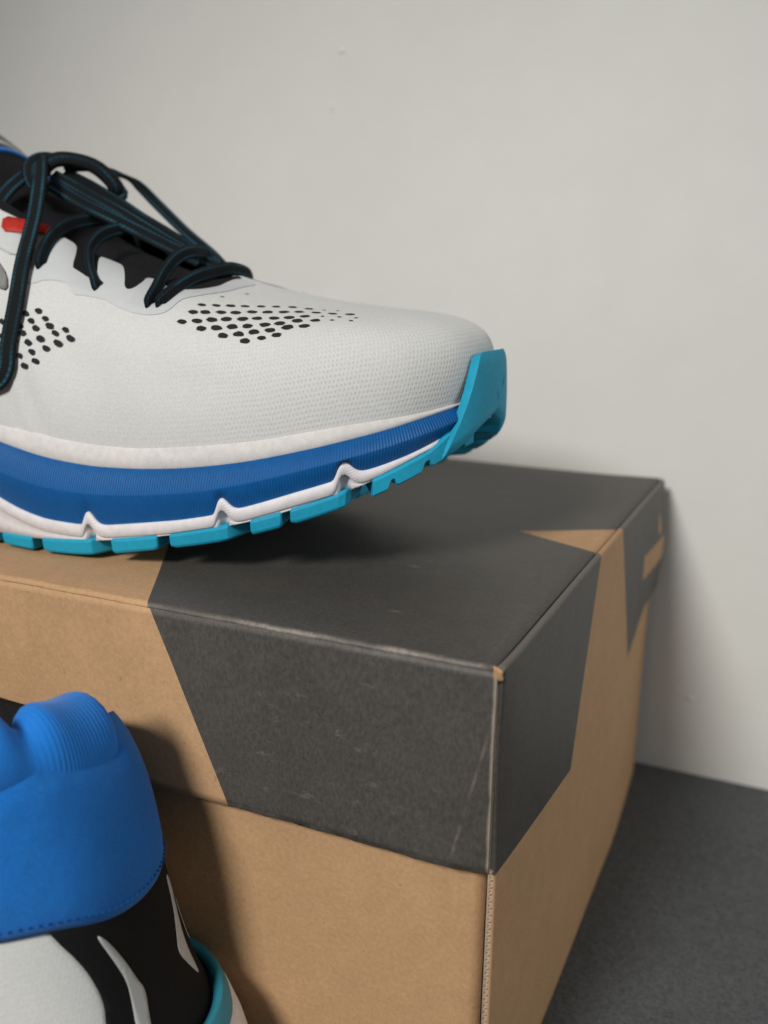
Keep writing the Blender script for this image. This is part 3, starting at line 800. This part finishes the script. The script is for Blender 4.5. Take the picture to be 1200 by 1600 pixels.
    # hanging loop on the outer side
    ribbon('lace_loop', [(-.1665,.064,.1020),(-.1641,.0605,.1052),(-.1572,.052,.0985),(-.1525,.0440,.0880),(-.1474,.0335,.0760),(-.1440,.0262,.0645),(-.1438,.0225,.0547),(-.1438,.0210,.0484),(-.1470,.0208,.0447),(-.1540,.0220,.0440),(-.1600,.0250,.0500),(-.1640,.030,.0620),(-.1670,.038,.0780),(-.1685,.048,.0930),(-.1680,.058,.1010)], .0046, .0012, lambda p, u: (.35, -1, .25), 110)
    # far loop and its return strand along the tongue
    ribbon('lace_loop', [(-.1600,.066,.1030),(-.1569,.072,.1040),(-.1532,.080,.1032),(-.1518,.088,.1008),(-.1466,.092,.0945),(-.1364,.092,.0862),(-.1243,.088,.0795),(-.1150,.082,.0748),(-.1085,.0755,.0742),(-.1100,.0715,.0752),(-.1208,.0695,.0800),(-.1304,.0675,.0852),(-.1401,.0655,.0906),(-.1513,.0630,.0964),(-.1602,.061,.1010)], .0036, .0013, lambda p, u: (.2, -.75, .75), 110)
    ribbon('lace_strand', [(-.1590,.0640,.1015),(-.1530,.0665,.0985),(-.1440,.0695,.0932),(-.1380,.0715,.0892),(-.1300,.0730,.0848),(-.1220,.0735,.0803),(-.1130,.0740,.0760)], .0056, .0013, lambda p, u: (.25, -.5, .8), 60)
    ribbon('lace_strand', [(-.1600,.0590,.0985),(-.1500,.0605,.0930),(-.1380,.0630,.0876),(-.1260,.0655,.0820),(-.1150,.0690,.0768)], .0048, .0013, lambda p, u: (.25, -.6, .8), 60)
    # knot
    ribbon('lace_knot', [(-.1605,.0575,.0955),(-.1635,.0560,.0990),(-.1655,.0580,.1035),(-.1650,.0630,.1060),(-.1620,.0670,.1055),(-.1600,.0680,.1010),(-.1605,.0640,.0960)], .0048, .0019, lambda p, u: (-.3*math.cos(u*6), -.6+u, .35), 60)
    ribbon('lace_knot', [(-.1640,.0600,.1020),(-.1600,.0620,.1052),(-.1560,.0660,.1054),(-.1515,.0700,.1035),(-.1480,.0735,.0985),(-.1492,.0745,.0930),(-.1500,.0745,.0880)], .0072, .0030, lambda p, u: (.3, -.3, 1), 50)
    # crossings through the eyelets
    ribbon('lace', [(-.1450,.0378,.0745),(-.1432,.0357,.0758),(-.1444,.0387,.0793),(-.1460,.0440,.0832),(-.1475,.0530,.0868),(-.1473,.068,.0890),(-.1490,.080,.0880),(-.1540,.0905,.0810),(-.1560,.0915,.0770)], .0040, .0011, arch, 60)
    ribbon('lace', [(-.1260,.0378,.0692),(-.1243,.0354,.0704),(-.1283,.0382,.0738),(-.1325,.0425,.0772),(-.1362,.0478,.0805),(-.1380,.056,.0843),(-.1373,.067,.0862),(-.1390,.080,.0840),(-.1400,.0915,.0770),(-.1390,.0935,.0725)], .0039, .0011, arch, 60)
    ribbon('lace', [(-.1088,.0372,.0652),(-.1070,.0349,.0664),(-.1080,.0390,.0694),(-.1112,.0470,.0736),(-.1127,.0545,.0775),(-.1137,.063,.0795),(-.1170,.076,.0790),(-.1200,.088,.0750),(-.1190,.0935,.0690)], .0039, .0011, arch, 60)
    ribbon('lace', [(-.1062,.0380,.0650),(-.1042,.0358,.0664),(-.1038,.0405,.0690),(-.1050,.0510,.0722),(-.1050,.0600,.0740),(-.1050,.0700,.0750),(-.1070,.0820,.0735),(-.1120,.0915,.0700)], .0038, .0011, arch, 60)
    # ---- heel: wrap, counter, strips, collar
    def wrap_low(t):
        g = lambda a: float(np.interp(abs(a), [0, .5, 1.1, 1.8, 2.6, 4.2, 5.2], [.434, .440, .481, .513, .53, .57, .72]))
        return sum(g(t+q) for q in (-.45, -.3, -.15, 0, .15, .3, .45))/7
    V, UV = [], []; NA, NBv = 121, 22
    for i in range(NA):
        t = -5.2+10.4*i/(NA-1); lo = wrap_low(t)
        for j in range(NBv):
            f = j/(NBv-1); v = lo+(1-lo)*f
            edge = min(1, min(f, .15)/.15)**.5-1.6*math.exp(-((f-.80)/.07)**2)*(1 if t > -.5 else 0)
            V.append(skin(t, v, .0009+.0007*edge+.0010*math.sin(f*math.pi)**.8*max(0, 1-abs(t)/6))); UV.append((t*.02, v*.06))
    o = part('heel_wrap', V, grid_faces(NA, NBv), UV, 'heel_blue'); wr = o; solid(o, .0010)
    # stitched lower hem
    V, F = [], []
    for i in range(96):
        t = -4.6+9.2*i/95
        for dt in (-.018, .018):
            c_ = skin(t+dt, wrap_low(t+dt)+.030, .0019)
            for (a, b) in ((-1, 0), (0, 1), (1, 0), (0, -1)):
                V.append((c_[0], c_[1], c_[2]+a*.00022) if True else c_); 
                n = upper_n(t, .4); V[-1] = (c_[0]+n[0]*b*.0003, c_[1]+n[1]*b*.0003, c_[2]+a*.00020)
        s = i*8
        F += [(s+q, s+(q+1) % 4, s+4+(q+1) % 4, s+4+q) for q in range(4)]+[(s, s+1, s+2, s+3), (s+7, s+6, s+5, s+4)]
    o = part('stitching', V, F, [(0, 0)]*len(V), 'thread', wr, False); fix_normals(o.data); o['kind'] = 'stuff'
    side_c = [(1.15, 0), (1.05, .08), (.96, .17), (.93, .219), (.88, .263), (.93, .319), (1.08, .394), (1.28, .469), (1.36, .52)]
    patch('heel_counter', [(-a*1.7, b) for a, b in reversed(side_c)] + side_c, .0005, .0005, 'heel_black', it=1, dt=.07, dv=.03)
    for poly in ([(.79, .440), (.64, .413), (.44, .331), (.34, .269), (.26, .231), (.32, .17), (.38, .09), (.50, .05), (.56, .15), (.50, .238), (.50, .288), (.60, .348)],
                 [(-.92, .45), (-1.20, .394), (-1.07, .319), (-.97, .225), (-1.05, .125), (-1.02, .085), (-.74, .170), (-.57, .225), (-.68, .269), (-.90, .35)],
                 [(-1.36, .34), (-1.44, .256), (-1.52, .15), (-1.38, .17), (-1.32, .275)]):
        patch('reflective_strip', poly, .00105, .0001, 'reflective', it=2, dt=.05, dv=.02)
    V, UV = [], []; NC, NS = 150, 24; L_ = 0; pv = None
    for i in range(NC):
        t = -5.3+10.6*i/(NC-1); a = abs(t)
        T = crom(TOPL, t); n = out_n(t)
        c_ = np.array((T[0]-n[0]*.0015, T[1]-n[1]*.0015, T[2]-.004))
        hw = math.exp(-abs(t/.56)**2.4); pinch = math.exp(-((t-.80)/.22)**2); far = max(0, min(1, (-.40-t)/.45)); far = far*far*(3-2*far)
        rn = .0070+.0022*hw-.0012*pinch-.0022*far; rz = .0096+.0042*hw-.0026*pinch-.0045*far
        c_[2] += .0024-.0058*hw-.0030*pinch-.0005*far
        c_ -= np.array((n[0], n[1], 0))*(.0002+.0012*hw+.0025*far)
        fade = min(1, (5.3-a)/.6+.15); rn *= fade; rz *= fade
        if pv is not None: L_ += np.linalg.norm(c_-pv)
        pv = c_.copy()
        for q in range(NS):
            an = 2*math.pi*q/NS; rn2 = rn*(1-.10*max(0, -math.sin(an)-.6)*2); V.append(c_+np.array((n[0], n[1], 0))*rn2*math.cos(an)+np.array((0, 0, 1))*rz*math.sin(an)); UV.append((L_, an*.005))
    F = []
    for i in range(NC-1):
        for q in range(NS): F.append((i*NS+q, (i+1)*NS+q, (i+1)*NS+(q+1) % NS, i*NS+(q+1) % NS))
    Lc = UV[(NC//2)*NS][0]; UV = [(a-Lc, b) for a, b in UV]
    cut = int(NC*(5.3-.75)/10.6)*NS
    o = part('collar', V, [f for f in F if min(f) >= cut], UV, 'collar_rib'); fix_normals(o.data)
    o = part('collar_lining', V, [f for f in F if min(f) < cut], UV, 'lining_black'); fix_normals(o.data)
    # teal clip round the back of the heel
    V = []; NA, NR = 61, 12
    for i in range(NA):
        t = -2.3+4.6*i/(NA-1); h = math.cos(t/2.3*math.pi/2)**.5
        for j in range(NR):
            f = j/(NR-1); x = outline(t)[0]; zb, zt = z_bbot(x)-.0012*h, z_band(x)-.0004*h
            d = (.0032-.0022*f*f)*(.35+.65*h)+.0009; q = outline(t, d); V.append((q[0], q[1], zb+(zt-zb)*f))
    o = part('heel_clip', V, grid_faces(NA, NR), [(0, 0)]*len(V), 'heel_teal'); solid(o, .0025)

def t_of_x(x, side):
    """parameter on the outline at length position x, outer (0) or inner (1) side"""
    lo, hi = (0.0, 14.0)
    for _ in range(40):
        md = (lo+hi)/2; q = crom(OUT, md if side == 0 else 28-md)[0]
        if q < x: lo = md
        else: hi = md
    return lo if side == 0 else 28-lo

right = thing('running_shoe', (XO, 0.07, 0.0002), 'pale grey mesh running shoe with blue and white sole, standing on the box lid', 'shoe', 'pair of running shoes')
build_shoe(right, 1)
left = thing('running_shoe', (-0.183, -0.036, -0.1210), 'running shoe standing in front of the box, its padded blue heel in view', 'shoe', 'pair of running shoes')
build_shoe(left, -1)
left.rotation_euler = (0, math.radians(-4), 0)
left.rotation_euler = (Matrix.Rotation(math.radians(-4), 4, 'Y') @ Matrix.Rotation(math.radians(183), 4, 'Z')).to_euler()
